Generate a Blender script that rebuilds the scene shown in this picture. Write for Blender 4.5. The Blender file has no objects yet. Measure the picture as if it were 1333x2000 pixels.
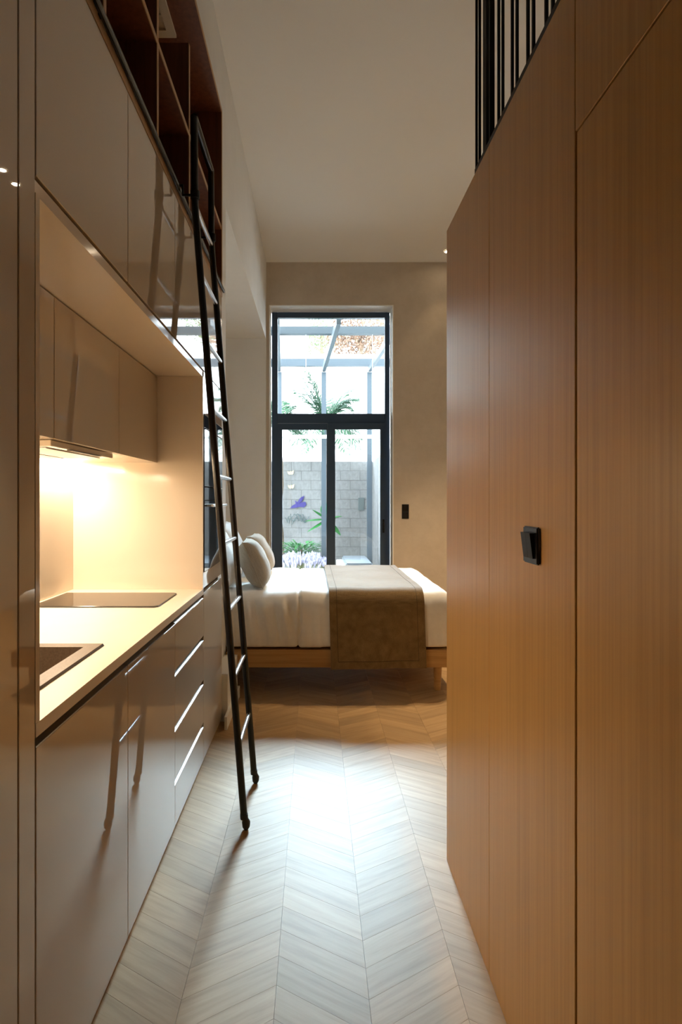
import bpy, bmesh, math, random
from mathutils import Vector, Matrix, noise
random.seed(7)
S = bpy.context.scene
COL = S.collection
R = math.radians
# ------------------------------------------------------------------ camera
FPX, VX, VY, CH = 1100.0, 615.0, 975.0, 1.333      # focal length in px, vanishing point, eye height
cam = bpy.data.cameras.new('camera'); camo = bpy.data.objects.new('camera', cam); COL.objects.link(camo)
camo.location = (0, 0, CH); camo.rotation_euler = (R(90), 0, 0)
cam.sensor_fit = 'AUTO'; cam.sensor_width = 36.0; cam.lens = FPX / 2000 * 36
cam.shift_x = (666.5 - VX) / 2000; cam.shift_y = -(1000 - VY) / 2000
cam.clip_start = 0.02; cam.clip_end = 200
S.camera = camo
# ------------------------------------------------------------------ world / sun / exposure
w = bpy.data.worlds.new('sky'); S.world = w; w.use_nodes = True
bg = w.node_tree.nodes['Background']; bg.inputs[0].default_value = (0.90, 0.955, 1.0, 1); bg.inputs[1].default_value = 8.0
sun = bpy.data.lights.new('sun_offscreen', 'SUN'); sun.energy = 21.0; sun.angle = R(25); sun.color = (0.66, 0.85, 1.0)
suno = bpy.data.objects.new('sun_offscreen', sun); COL.objects.link(suno)
SUN_EL, SUN_AZ = 37.0, 1.5
d = Vector((-math.sin(R(SUN_AZ)) * math.cos(R(SUN_EL)), -math.cos(R(SUN_AZ)) * math.cos(R(SUN_EL)), -math.sin(R(SUN_EL))))
suno.rotation_euler = d.to_track_quat('-Z', 'Y').to_euler(); suno.location = (0, 12, 10)
por = bpy.data.lights.new('window_portal', 'AREA'); por.shape = 'RECTANGLE'; por.size = 1.5; por.size_y = 3.6
por.cycles.is_portal = True
poro = bpy.data.objects.new('window_portal', por); COL.objects.link(poro); poro.location = (0.21, 7.42, 1.9); poro.rotation_euler = (R(-90), 0, 0)
S.view_settings.view_transform = 'Standard'; S.view_settings.look = 'None'
S.view_settings.exposure = 0.85; S.view_settings.gamma = 1.0; S.view_settings.use_curve_mapping = False
S.cycles.max_bounces = 10; S.cycles.diffuse_bounces = 6; S.cycles.glossy_bounces = 5
S.cycles.transparent_max_bounces = 16; S.cycles.sample_clamp_indirect = 6.0
S.cycles.caustics_reflective = False; S.cycles.caustics_refractive = False

# ------------------------------------------------------------------ materials
def mat(name, col, rough=0.5, metal=0.0, spec=0.5, coat=0.0, emit=None, estr=0.0):
    m = bpy.data.materials.new(name); m.use_nodes = True
    b = m.node_tree.nodes['Principled BSDF']
    b.inputs['Base Color'].default_value = (*col, 1); b.inputs['Roughness'].default_value = rough
    b.inputs['Metallic'].default_value = metal; b.inputs['Specular IOR Level'].default_value = spec
    b.inputs['Coat Weight'].default_value = coat; b.inputs['Coat Roughness'].default_value = 0.03
    if emit:
        b.inputs['Emission Color'].default_value = (*emit, 1); b.inputs['Emission Strength'].default_value = estr
    return m
def nodes(m):
    nt = m.node_tree
    return nt, nt.nodes, nt.links, nt.nodes['Principled BSDF']
def ramp(nt, stops):
    r = nt.nodes.new('ShaderNodeValToRGB')
    e = r.color_ramp.elements
    while len(e) < len(stops): e.new(0.5)
    for k, (p, c) in enumerate(stops):
        e[k].position = p; e[k].color = (*c, 1)
    return r
def coords(nt, scale, rot=(0, 0, 0), rnd=True):
    tc = nt.nodes.new('ShaderNodeTexCoord'); mp = nt.nodes.new('ShaderNodeMapping')
    mp.inputs['Scale'].default_value = scale; mp.inputs['Rotation'].default_value = rot
    if rnd:
        oi = nt.nodes.new('ShaderNodeObjectInfo'); ge = nt.nodes.new('ShaderNodeNewGeometry')
        ad = nt.nodes.new('ShaderNodeMath'); ad.operation = 'ADD'
        nt.links.new(oi.outputs['Random'], ad.inputs[0]); nt.links.new(ge.outputs['Random Per Island'], ad.inputs[1])
        mu = nt.nodes.new('ShaderNodeMath'); mu.operation = 'MULTIPLY'; mu.inputs[1].default_value = 23.0
        nt.links.new(ad.outputs[0], mu.inputs[0])
        va = nt.nodes.new('ShaderNodeVectorMath'); va.operation = 'ADD'
        nt.links.new(tc.outputs['Object'], va.inputs[0]); nt.links.new(mu.outputs[0], va.inputs[1])
        nt.links.new(va.outputs[0], mp.inputs['Vector'])
    else:
        nt.links.new(tc.outputs['Object'], mp.inputs['Vector'])
    return mp
def wood(name, dark, mid, light, scale, rot=(0, 0, 0), rough=0.4, bump=0.08, coat=0.0, tone=0.0, spec=0.5, grain=None):
    m = mat(name, mid, rough, coat=coat, spec=spec); nt, N, L, b = nodes(m)
    mp = coords(nt, scale, rot)
    if grain is not None:
        mp.vector_type = 'TEXTURE'; mp.inputs['Scale'].default_value = tuple(1 / q for q in scale); mp.inputs['Rotation'].default_value = (0, 0, grain)
    n1 = N.new('ShaderNodeTexNoise'); n1.inputs['Scale'].default_value = 1.0; n1.inputs['Detail'].default_value = 9; n1.inputs['Roughness'].default_value = 0.62
    n1.inputs['Distortion'].default_value = 0.3
    L.new(mp.outputs[0], n1.inputs['Vector'])
    r = ramp(nt, [(0.30, dark), (0.5, mid), (0.72, light)])
    L.new(n1.outputs['Fac'], r.inputs[0])
    if tone:
        oi = N.new('ShaderNodeObjectInfo'); ge = N.new('ShaderNodeNewGeometry')
        ad = N.new('ShaderNodeMath'); ad.operation = 'ADD'
        L.new(oi.outputs['Random'], ad.inputs[0]); L.new(ge.outputs['Random Per Island'], ad.inputs[1])
        fr = N.new('ShaderNodeMath'); fr.operation = 'FRACT'; L.new(ad.outputs[0], fr.inputs[0])
        mr = N.new('ShaderNodeMapRange'); mr.inputs['To Min'].default_value = 1 - tone; mr.inputs['To Max'].default_value = 1 + tone
        L.new(fr.outputs[0], mr.inputs[0])
        hs = N.new('ShaderNodeHueSaturation'); L.new(mr.outputs[0], hs.inputs['Value']); L.new(r.outputs[0], hs.inputs['Color'])
        L.new(hs.outputs[0], b.inputs['Base Color'])
    else:
        L.new(r.outputs[0], b.inputs['Base Color'])
    bp = N.new('ShaderNodeBump'); bp.inputs['Strength'].default_value = bump; bp.inputs['Distance'].default_value = 0.002
    L.new(n1.outputs['Fac'], bp.inputs['Height']); L.new(bp.outputs[0], b.inputs['Normal'])
    return m
def mottle(name, c1, c2, scale, rough=0.7, bump=0.1, detail=6, spec=0.3, dist=0.003, rot=(0, 0, 0)):
    m = mat(name, c1, rough, spec=spec); nt, N, L, b = nodes(m)
    mp = coords(nt, scale if hasattr(scale, '__len__') else (scale,) * 3, rot, False)
    n1 = N.new('ShaderNodeTexNoise'); n1.inputs['Scale'].default_value = 1.0; n1.inputs['Detail'].default_value = detail; n1.inputs['Roughness'].default_value = 0.65
    L.new(mp.outputs[0], n1.inputs['Vector'])
    r = ramp(nt, [(0.35, c1), (0.65, c2)]); L.new(n1.outputs['Fac'], r.inputs[0]); L.new(r.outputs[0], b.inputs['Base Color'])
    bp = N.new('ShaderNodeBump'); bp.inputs['Strength'].default_value = bump; bp.inputs['Distance'].default_value = dist
    L.new(n1.outputs['Fac'], bp.inputs['Height']); L.new(bp.outputs[0], b.inputs['Normal'])
    return m
def weave(name, c1, c2, sc, rough=0.9):
    m = mat(name, c1, rough, spec=0.2); nt, N, L, b = nodes(m)
    b.inputs['Sheen Weight'].default_value = 0.25
    mp1 = coords(nt, (sc, sc * 0.06, sc), rnd=False); mp2 = coords(nt, (sc * 0.06, sc, sc * 0.06), rnd=False)
    a = N.new('ShaderNodeTexNoise'); c = N.new('ShaderNodeTexNoise')
    for n, mp in ((a, mp1), (c, mp2)):
        n.inputs['Scale'].default_value = 1; n.inputs['Detail'].default_value = 3; L.new(mp.outputs[0], n.inputs['Vector'])
    ad = N.new('ShaderNodeMath'); ad.operation = 'ADD'; L.new(a.outputs['Fac'], ad.inputs[0]); L.new(c.outputs['Fac'], ad.inputs[1])
    ha = N.new('ShaderNodeMath'); ha.operation = 'MULTIPLY'; ha.inputs[1].default_value = 0.5; L.new(ad.outputs[0], ha.inputs[0])
    r = ramp(nt, [(0.38, c1), (0.62, c2)]); L.new(ha.outputs[0], r.inputs[0]); L.new(r.outputs[0], b.inputs['Base Color'])
    bp = N.new('ShaderNodeBump'); bp.inputs['Strength'].default_value = 0.25; bp.inputs['Distance'].default_value = 0.002
    L.new(ha.outputs[0], bp.inputs['Height']); L.new(bp.outputs[0], b.inputs['Normal'])
    return m
def glassmat(name, tint=(0.93, 0.97, 0.98), refl=1.0):
    m = bpy.data.materials.new(name); m.use_nodes = True; nt = m.node_tree; nt.nodes.clear()
    o = nt.nodes.new('ShaderNodeOutputMaterial'); mx = nt.nodes.new('ShaderNodeMixShader')
    t = nt.nodes.new('ShaderNodeBsdfTransparent'); t.inputs[0].default_value = (*tint, 1)
    g = nt.nodes.new('ShaderNodeBsdfGlossy'); g.inputs['Roughness'].default_value = 0.0
    f = nt.nodes.new('ShaderNodeFresnel'); f.inputs[0].default_value = 1.5
    nt.links.new(f.outputs[0], mx.inputs[0]); nt.links.new(t.outputs[0], mx.inputs[1]); nt.links.new(g.outputs[0], mx.inputs[2])
    nt.links.new(mx.outputs[0], o.inputs[0]); return m

M = {}
M['oak'] = wood('oak_veneer', (0.41, 0.225, 0.070), (0.485, 0.272, 0.088), (0.535, 0.31, 0.108), (110, 110, 1.3), rough=0.36, bump=0.10, spec=0.4)
M['oak_bed'] = wood('oak_bed', (0.36, 0.19, 0.06), (0.48, 0.27, 0.095), (0.56, 0.33, 0.13), (1.6, 45, 45), rough=0.45)
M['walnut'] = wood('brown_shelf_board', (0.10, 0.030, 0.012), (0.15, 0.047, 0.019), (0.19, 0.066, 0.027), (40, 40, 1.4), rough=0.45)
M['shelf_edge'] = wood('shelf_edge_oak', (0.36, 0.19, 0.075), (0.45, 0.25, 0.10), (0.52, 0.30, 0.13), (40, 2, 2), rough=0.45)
for key, gr_ in (('plank_up', 1), ('plank_down', -1)):
    M[key] = wood('floor_oak_' + key, (0.31, 0.182, 0.074), (0.39, 0.242, 0.108), (0.45, 0.292, 0.14), (3.0, 42, 20), rough=0.48, bump=0.08, tone=0.12, spec=0.5, grain=gr_ * math.atan2(.145, .25))
M['floor_base'] = mat('floor_joint', (0.30, 0.20, 0.105), 0.8)
M['lacquer'] = mat('cashmere_gloss_lacquer', (0.49, 0.395, 0.30), 0.015, spec=0.9); M['lacquer'].node_tree.nodes['Principled BSDF'].inputs['IOR'].default_value = 1.75
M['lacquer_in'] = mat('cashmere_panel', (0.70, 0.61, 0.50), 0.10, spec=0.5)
M['carcass'] = mat('cabinet_carcass', (0.42, 0.34, 0.26), 0.5)
M['channel'] = mat('bronze_channel', (0.52, 0.41, 0.28), 0.35, metal=0.3)
M['alu'] = mat('brushed_aluminium', (0.36, 0.36, 0.36), 0.3, metal=0.9)
M['worktop'] = mottle('cream_worktop', (0.78, 0.68, 0.54), (0.80, 0.70, 0.56), 9, rough=0.38, bump=0.02)
M['black_glass'] = mat('black_glass', (0.012, 0.012, 0.014), 0.03, spec=0.8)
M['hob_glass'] = mat('hob_glass', (0.03, 0.022, 0.018), 0.12, spec=0.9)
M['sink'] = mottle('brown_granite', (0.10, 0.068, 0.042), (0.15, 0.105, 0.07), 160, rough=0.4, bump=0.1, dist=0.0005)
M['chrome'] = mat('chrome', (0.8, 0.8, 0.8), 0.08, metal=1.0)
M['white_wall'] = mottle('white_plaster', (0.70, 0.69, 0.66), (0.73, 0.72, 0.69), 4, rough=0.85, bump=0.03)
M['beige_wall'] = mottle('beige_plaster', (0.47, 0.40, 0.315), (0.545, 0.47, 0.38), 3.2, rough=0.85, bump=0.12)
M['ceiling'] = mat('ceiling_paint', (0.76, 0.75, 0.72), 0.9, spec=0.2)
M['white_trim'] = mat('white_trim', (0.80, 0.79, 0.76), 0.45)
M['black_metal'] = mat('black_powder_coat', (0.008, 0.008, 0.009), 0.25, spec=0.4)
M['black_matte'] = mat('black_matte', (0.006, 0.006, 0.007), 0.5, spec=0.25)
M['steel'] = mat('steel_rung', (0.55, 0.57, 0.60), 0.25, metal=0.9)
M['rubber'] = mat('rubber', (0.02, 0.02, 0.022), 0.6)
M['frame'] = mat('anthracite_frame', (0.032, 0.062, 0.11), 0.35)  # blue haze of the window glare is mixed into this dark grey
M['glass'] = glassmat('pane_glass')
M['linen'] = mottle('white_linen', (0.82, 0.80, 0.77), (0.86, 0.84, 0.81), 30, rough=0.9, bump=0.05)
M['throw'] = weave('olive_brown_weave', (0.15, 0.092, 0.035), (0.24, 0.155, 0.068), 260)
M['throw'].node_tree.nodes['Principled BSDF'].inputs['Sheen Weight'].default_value = 1.0; M['throw'].node_tree.nodes['Principled BSDF'].inputs['Sheen Roughness'].default_value = 0.35
M['throw_seam'] = mat('throw_seam', (0.085, 0.052, 0.02), 0.9)
M['cushion'] = weave('taupe_cushion', (0.36, 0.30, 0.225), (0.44, 0.37, 0.285), 300)
M['lamp_lens'] = mat('lamp_lens', (1, 0.9, 0.75), 0.4, emit=(1.0, 0.80, 0.55), estr=40)
M['led'] = mat('led_diffuser', (1, 0.9, 0.75), 0.4, emit=(1.0, 0.78, 0.48), estr=14)
M['grille'] = mat('white_grille', (0.62, 0.56, 0.46), 0.5)
# outside
M['block'] = mottle('concrete_block', (0.19, 0.195, 0.20), (0.25, 0.255, 0.26), 14, rough=0.95, bump=0.4)
M['mortar'] = mat('mortar', (0.20, 0.20, 0.205), 0.95)
M['render_white'] = mat('white_render', (0.82, 0.82, 0.80), 0.9)
M['paving'] = mottle('patio_concrete', (0.45, 0.45, 0.44), (0.55, 0.55, 0.53), 6, rough=0.9, bump=0.1)
M['steel_grey'] = mat('grey_steel', (0.05, 0.068, 0.085), 0.5, spec=0.3)
M['leaf'] = mat('palm_leaf', (0.025, 0.085, 0.04), 0.5, spec=0.3); M['leaf2'] = mat('bright_leaf', (0.02, 0.15, 0.03), 0.45, spec=0.3)
M['trunk'] = mottle('palm_trunk', (0.14, 0.10, 0.07), (0.24, 0.18, 0.12), 20, rough=0.95, bump=0.5)
M['autumn'] = mat('autumn_leaf', (0.16, 0.09, 0.055), 0.6); M['olive'] = mat('olive_leaf', (0.12, 0.16, 0.07), 0.6)
M['purple'] = mat('purple_metal', (0.06, 0.05, 0.22), 0.35, metal=0.3)
M['yellow'] = mat('pale_yellow_metal', (0.62, 0.56, 0.34), 0.45)
M['teal'] = mat('verdigris_wire', (0.07, 0.12, 0.13), 0.5)
M['lavender'] = mat('bed_reflection_lavender', (0.26, 0.26, 0.36), 0.8)  # pale tint of the bed's reflection in the door glass
M['vent'] = mat('vent_grey', (0.12, 0.15, 0.155), 0.5)
M['grey_cushion'] = mat('grey_outdoor_fabric', (0.10, 0.12, 0.14), 0.9)
for k in ('leaf', 'leaf2'):
    nt, N, L, b = nodes(M[k]); b.inputs['Transmission Weight'].default_value = 0.0

# ------------------------------------------------------------------ mesh helpers
def wloc(o):
    v = Vector((0, 0, 0))
    while o: v += o.location; o = o.parent
    return v
class MB:
    def __init__(s): s.v = []; s.f = []; s.sm = []
    def add(s, vs, fs, smooth=False):
        n = len(s.v); s.v += [Vector(p) for p in vs]; s.f += [[i + n for i in f] for f in fs]; s.sm += [smooth] * len(fs); return s
    def box(s, x0, x1, y0, y1, z0, z1):
        vs = [(x, y, z) for z in (z0, z1) for y in (y0, y1) for x in (x0, x1)]
        return s.add(vs, [(0, 2, 3, 1), (4, 5, 7, 6), (0, 1, 5, 4), (2, 6, 7, 3), (0, 4, 6, 2), (1, 3, 7, 5)])
    def poly(s, pts, vec):
        n = len(pts); vec = Vector(vec); vs = [Vector(p) for p in pts] + [Vector(p) + vec for p in pts]
        return s.add(vs, [list(range(n))[::-1], list(range(n, 2 * n))] + [(i, (i + 1) % n, (i + 1) % n + n, i + n) for i in range(n)])
    def tube(s, pts, r, n=10, cap=True, smooth=True):
        pts = [Vector(p) for p in pts]; rr = r if hasattr(r, '__len__') else [r] * len(pts); vs = []; fs = []
        up = None
        for i, p in enumerate(pts):
            t = ((pts[min(i + 1, len(pts) - 1)] - p).normalized() + (p - pts[max(i - 1, 0)]).normalized()).normalized()
            if up is None:
                a = Vector((0, 0, 1)) if abs(t.z) < 0.9 else Vector((1, 0, 0)); up = (a - t * a.dot(t)).normalized()
            else: up = (up - t * up.dot(t)).normalized()
            sd = t.cross(up)
            for k in range(n):
                a = 2 * math.pi * k / n; vs.append(p + (up * math.cos(a) + sd * math.sin(a)) * rr[i])
        for i in range(len(pts) - 1):
            for k in range(n):
                a, b_ = i * n + k, i * n + (k + 1) % n; fs.append((a, b_, b_ + n, a + n))
        s.add(vs, fs, smooth)
        if cap:
            s.add(vs[:n], [list(range(n))[::-1]]); s.add(vs[-n:], [list(range(n))])
        return s
    def grid(s, nu, nv, fn, smooth=True, closed_u=False):
        vs = [fn(i / (nu if closed_u else nu - 1), j / (nv - 1)) for i in range(nu) for j in range(nv)]
        fs = []
        for i in range(nu if closed_u else nu - 1):
            i2 = (i + 1) % nu
            for j in range(nv - 1): fs.append((i * nv + j, i2 * nv + j, i2 * nv + j + 1, i * nv + j + 1))
        return s.add(vs, fs, smooth)
    def build(s, name, m, parent=None, bevel=0.0, seg=1, fix=True, wn=False):
        lo = Vector((min(p.x for p in s.v), min(p.y for p in s.v), min(p.z for p in s.v)))
        hi = Vector((max(p.x for p in s.v), max(p.y for p in s.v), max(p.z for p in s.v)))
        c = Vector(((lo.x + hi.x) / 2, (lo.y + hi.y) / 2, lo.z))
        me = bpy.data.meshes.new(name); me.from_pydata([p - c for p in s.v], [], s.f)
        me.polygons.foreach_set('use_smooth', s.sm)
        if fix or bevel:
            bm = bmesh.new(); bm.from_mesh(me)
            if bevel: bmesh.ops.bevel(bm, geom=list(bm.edges), offset=bevel, segments=seg, affect='EDGES', clamp_overlap=True)
            if bevel and not any(s.sm):
                for f_ in bm.faces: f_.smooth = False
            bmesh.ops.recalc_face_normals(bm, faces=bm.faces); bm.to_mesh(me); bm.free()
        me.materials.append(m); me.update()
        o = bpy.data.objects.new(name, me); COL.objects.link(o); o.location = c
        if parent: o.parent = parent; o.location = c - wloc(parent)
        return o
def box(name, m, x0, x1, y0, y1, z0, z1, parent=None, bevel=0.0, seg=1):
    return MB().box(x0, x1, y0, y1, z0, z1).build(name, m, parent, bevel, seg)
def tag(o, label=None, cat=None, group=None, kind=None):
    if label: o['label'] = label
    if cat: o['category'] = cat
    if group: o['group'] = group
    if kind: o['kind'] = kind
    return o
def thing(name, loc, label=None, cat=None, group=None, kind=None):
    o = bpy.data.objects.new(name, None); COL.objects.link(o); o.location = loc; o.empty_display_size = 0.1
    return tag(o, label, cat, group, kind)
def struct(o, label=None, cat=None): return tag(o, label, cat, kind='structure')
def P(x, y, Y): return Vector(((x - VX) / FPX * Y, Y, CH + (VY - y) / FPX * Y))

# ------------------------------------------------------------------ main dimensions
XF, XB = -0.556, -1.209           # kitchen front plane, kitchen back wall
XW = 0.488                        # oak wall plane
CEIL, YFAR = 4.32, 7.10
ZT = 2.545                        # top of the lacquered cabinets
XP = -0.61                        # white pillar / bulkhead plane

# ------------------------------------------------------------------ room shell
fl = box('floor', M['floor_base'], -1.45, 2.7, -1.6, YFAR + 0.45, -0.08, -0.008); struct(fl, 'oak floor laid in a chevron pattern', 'floor')
def plank_poly(x0, y, s_, p=0.1, wd=0.25, g=0.0004):
    return [(x0 + g, y + g, -0.008), (x0 + wd - g, y + s_ + g, -0.008), (x0 + wd - g, y + s_ + p - g, -0.008), (x0 + g, y + p - g, -0.008)]
pm = {}
rest = {.145: MB(), -.145: MB()}; cnt = 0
def pk(s_): return M['plank_up'] if s_ > 0 else M['plank_down']
for k in range(-5, 11):
    x0 = -0.105 + 0.25 * k; s_ = -0.145 if k % 2 == 0 else 0.145
    for r_ in range(-14, 73):
        y = r_ * 0.1 + (0.145 if s_ < 0 else 0.0)
        if y < -1.5 or y > YFAR - 0.28: continue
        if x0 < -1.3 or x0 > 2.4: continue
        lim = {-2: (1.25, 3.9), -1: (1.25, 4.5), 0: (1.25, 4.5), 1: (1.25, 4.5), 2: (1.6, 4.5), 3: (2.0, 4.5), 4: (2.0, 4.4)}.get(k)
        if lim and lim[0] <= y <= lim[1] and cnt < 300:
            if s_ not in pm:
                o = MB().poly(plank_poly(x0, y, s_), (0, 0, 0.008)).build('plank', pk(s_), fl); pm[s_] = (o, x0, y)
            else:
                b, bx_, by_ = pm[s_]; o = b.copy(); COL.objects.link(o)
                o.location = b.location + Vector((x0 - bx_, y - by_, 0))
            cnt += 1
        else:
            rest[s_].poly(plank_poly(x0, y, s_), (0, 0, 0.008))
for s_, mb_ in rest.items(): mb_.build('planks_beyond', pk(s_), fl)['kind'] = 'stuff'
struct(box('ceiling', M['ceiling'], -1.45, 2.7, -1.6, YFAR + 0.45, CEIL, CEIL + 0.1), 'flat white painted ceiling', 'ceiling')
# far wall with the tall opening
OX0, OX1, OZ = -0.574, 0.994, 3.78
wf = MB().box(-1.45, OX0, YFAR, YFAR + 0.32, 0, CEIL).box(OX1, 2.7, YFAR, YFAR + 0.32, 0, CEIL).box(OX0, OX1, YFAR, YFAR + 0.32, OZ, CEIL)
struct(wf.build('wall_far', M['beige_wall']), 'beige plaster wall around the tall glazed door', 'wall')
tr = MB().box(OX0, OX0 + 0.012, YFAR - 0.004, YFAR + 0.21, 0, OZ).box(OX1 - 0.012, OX1, YFAR - 0.004, YFAR + 0.21, 0, OZ).box(OX0 + 0.012, OX1 - 0.012, YFAR - 0.004, YFAR + 0.21, OZ - 0.012, OZ)
struct(tr.build('trim_1', M['white_trim']), 'white reveal lining the glazed door opening', 'trim')
struct(box('wall_left', M['white_wall'], -1.45, XB - 0.001, -1.6, 3.392, 0, 3.672), 'white wall behind the kitchen units', 'wall')
struct(box('wall_pillar', M['white_wall'], -1.45, XP, 3.394, 3.86, 0, CEIL), 'white pier between kitchen and bed niche', 'wall')
struct(MB().box(-1.45, XP, -1.6, 3.393, 3.674, CEIL).box(-1.45, XP, 3.861, YFAR - 0.001, 3.335, CEIL).build('wall_bulkhead', M['white_wall']), 'white bulkhead above the shelves and bed niche', 'wall')
struct(box('wall_niche_head', M['white_wall'], -1.45, -1.30, 3.861, YFAR - 0.09, 0, 3.334), 'white wall at the head of the bed', 'wall')
struct(box('wall_niche_end', M['white_wall'], -1.45, XP, YFAR - 0.085, YFAR - 0.001, 0, 3.334), 'white end wall of the bed niche beside the glazed door', 'wall')
struct(box('wall_right', M['white_wall'], 2.6, 2.7, -1.6, YFAR - 0.001, 0, CEIL), 'white right wall', 'wall')
struct(box('wall_back', M['white_wall'], -1.45, 2.6, -1.6, -1.5, 0, CEIL), 'white wall behind the viewer', 'wall')
# oak panelled wall under the mezzanine
ZM = 2.324
pw = struct(thing('wall_panelling', (XW + 0.03, 0.3, 0)), 'oak veneer panelled wall below the mezzanine', 'wall')
pb = 0.0012
for y0, y1, z0, z1 in ((1.5755, 2.08, 0, ZM), (1.0555, 1.5735, 0, ZM), (0.20, 1.0535, 2.0205, ZM), (-0.4, 0.198, 0, ZM), (-1.49, -0.402, 0, ZM)):
    box('panel', M['oak'], XW, XW + 0.02, y0, y1, z0, z1, pw, bevel=pb)
box('backing', M['carcass'], XW + 0.021, XW + 0.05, -1.49, 0.195, 0, ZM - 0.002, pw)
box('backing', M['carcass'], XW + 0.021, XW + 0.05, 1.058, 2.055, 0, ZM - 0.002, pw)
box('panel', M['oak'], XW + 0.0215, 2.59, 2.06, 2.08, 0, ZM, pw, bevel=pb)
d2 = struct(thing('door_2', (XW + 0.02, 0.6, 0)), 'flush oak door set in the panelled wall', 'door')
box('leaf', M['oak'], XW, XW + 0.04, 0.203, 1.0475, 0.004, 2.0155, d2, bevel=0.0012)
box('jamb', M['oak'], XW + 0.021, XW + 0.05, 1.0485, 1.0575, 0, 2.02, d2)
mz = struct(box('floor_mezzanine', M['white_trim'], XW + 0.052, 2.59, -1.49, 2.055, ZM - 0.14, ZM), 'mezzanine floor slab above the oak wall', 'floor')

# ------------------------------------------------------------------ glazed door
YG = 7.33; gp = YG / FPX
def gx(x): return (x - VX) * gp
def gz(y): return CH + (VY - y) * gp
d1 = struct(thing('door_1', (0.21, YG, 0)), 'tall dark framed glazed door with fixed top light', 'door')
fr = M['frame']
xa, xb_ = OX0 + 0.014, OX1 - 0.014
zt = OZ - 0.014
fx0, fx1 = gx(542.6), gx(752.4)
box('frame_jamb', fr, xa, fx0, YG, YG + 0.07, 0.0, zt, d1, bevel=0.003)
box('frame_jamb', fr, fx1, xb_, YG, YG + 0.07, 0.0, zt, d1, bevel=0.003)
box('frame_head', fr, fx0 + .0005, fx1 - .0005, YG, YG + 0.07, gz(620.5), zt, d1, bevel=0.003)
box('transom_bar', fr, fx0 + .0005, fx1 - .0005, YG - 0.01, YG + 0.07, gz(827), gz(808), d1, bevel=0.003)
box('threshold', fr, fx0 + .0005, fx1 - .0005, YG - 0.005, YG + 0.07, 0.0, 0.03, d1, bevel=0.003)
box('pane', M['glass'], fx0, fx1, YG + 0.032, YG + 0.038, gz(808) , gz(620.5), d1)
lz1, lz0 = gz(827.5), 0.032
for i, (sx0, sx1, gx0, gx1, yy) in enumerate(((gx(541), gx(655), gx(551.7), gx(638.3), YG - 0.005), (gx(640), gx(753.5), gx(655), gx(742.5), YG - 0.045))):
    lf = MB().box(sx0, gx0, yy, yy + 0.036, lz0, lz1).box(gx1, sx1, yy, yy + 0.036, lz0, lz1)
    lf.box(gx0, gx1, yy, yy + 0.036, gz(839.3), lz1).box(gx0, gx1, yy, yy + 0.036, lz0, lz0 + 0.09)
    leaf = lf.build('leaf', fr, d1)
    box('pane', M['glass'], gx0, gx1, yy + 0.015, yy + 0.021, lz0 + 0.09, gz(839.3), leaf)
    if i:
        hx = gx(748.5); h = MB().box(hx - 0.012, hx + 0.012, yy - 0.008, yy, gz(1040), gz(1014)).tube([(hx, yy - 0.008, gz(1020)), (hx, yy - 0.04, gz(1020)), (hx, yy - 0.04, gz(1037))], 0.008, 8)
        h.build('handle', M['black_matte'], leaf)

# ------------------------------------------------------------------ kitchen
LQ = M['lacquer']; MY = [1.122, 1.676, 2.24, 2.818, 3.37]
g = 0.0016
def front(name, y0, y1, z0, z1, parent, xf=XF, m=LQ):
    return box(name, m, xf - 0.02, xf, y0 + g, y1 - g, z0, z1, parent, bevel=0.0012)
# tall units at the entrance side
t = thing('tall_cabinet', (-0.88, 0.75, 0), 'tall glossy cashmere cabinet with one full-height door at the kitchen entrance', 'cabinet')
box('body', M['carcass'], XB, XF - 0.021, 0.45, 1.054, 0.03, ZT, t); front('door', 0.45, 1.055, 0.03, ZT, t); box('plinth', M['lacquer_in'], XB, XF - 0.012, 0.45, 1.054, 0, 0.03, t)
t = thing('pull_out_cabinet', (-0.88, 1.09, 0), 'narrow full-height glossy filler cabinet between tall cabinet and cooking niche', 'cabinet')
box('body', M['carcass'], XB, XF - 0.021, 1.0555, 1.1195, 0.03, ZT, t); front('door', 1.0565, 1.1205, 0.03, ZT, t); box('plinth', M['lacquer_in'], XB, XF - 0.012, 1.0555, 1.1195, 0, 0.03, t)
# base units
base_lab = {0: 'glossy base cabinet below the sink beside the narrow filler', 1: 'glossy base cabinet with plain door beside the drawer stack'}
for i in (0, 1):
    y0, y1 = MY[i], MY[i + 1]
    t = thing('base_cabinet', (-0.88, (y0 + y1) / 2, 0), base_lab[i], 'cabinet', 'base cabinets under the worktop')
    if i == 0:
        bm_ = MB().box(XB, XF - 0.045, y0 + .001, y0 + .018, .03, .80).box(XB, XF - 0.045, y1 - .018, y1 - .001, .03, .80).box(XB, XF - 0.045, y0 + .018, y1 - .018, .03, .048).box(XF - .06, XF - .045, y0 + .018, y1 - .018, .6, .80)
        bm_.build('body', M['carcass'], t)
    else: box('body', M['carcass'], XB, XF - 0.045, y0 + .001, y1 - .001, 0.03, 0.80, t)
    front('door', y0, y1, 0.03, 0.836, t)
    box('door_edge_profile', M['alu'], XF - 0.022, XF - 0.0005, y0 + g, y1 - g, 0.8365, 0.8395, t)
    box('finger_channel', M['channel'], XF - 0.044, XF - 0.03, y0 + .001, y1 - .001, 0.802, 0.856, t)
    box('plinth', M['lacquer_in'], XB, XF - 0.012, y0 + .001, y1 - .001, 0, 0.029, t)
y0, y1 = MY[2], MY[3]
t = thing('drawer_cabinet', (-0.88, (y0 + y1) / 2, 0), 'glossy base cabinet with four drawers and aluminium grip edges', 'cabinet')
box('body', M['carcass'], XB, XF - 0.045, y0 + .001, y1 - .001, 0.03, 0.80, t)
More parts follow.
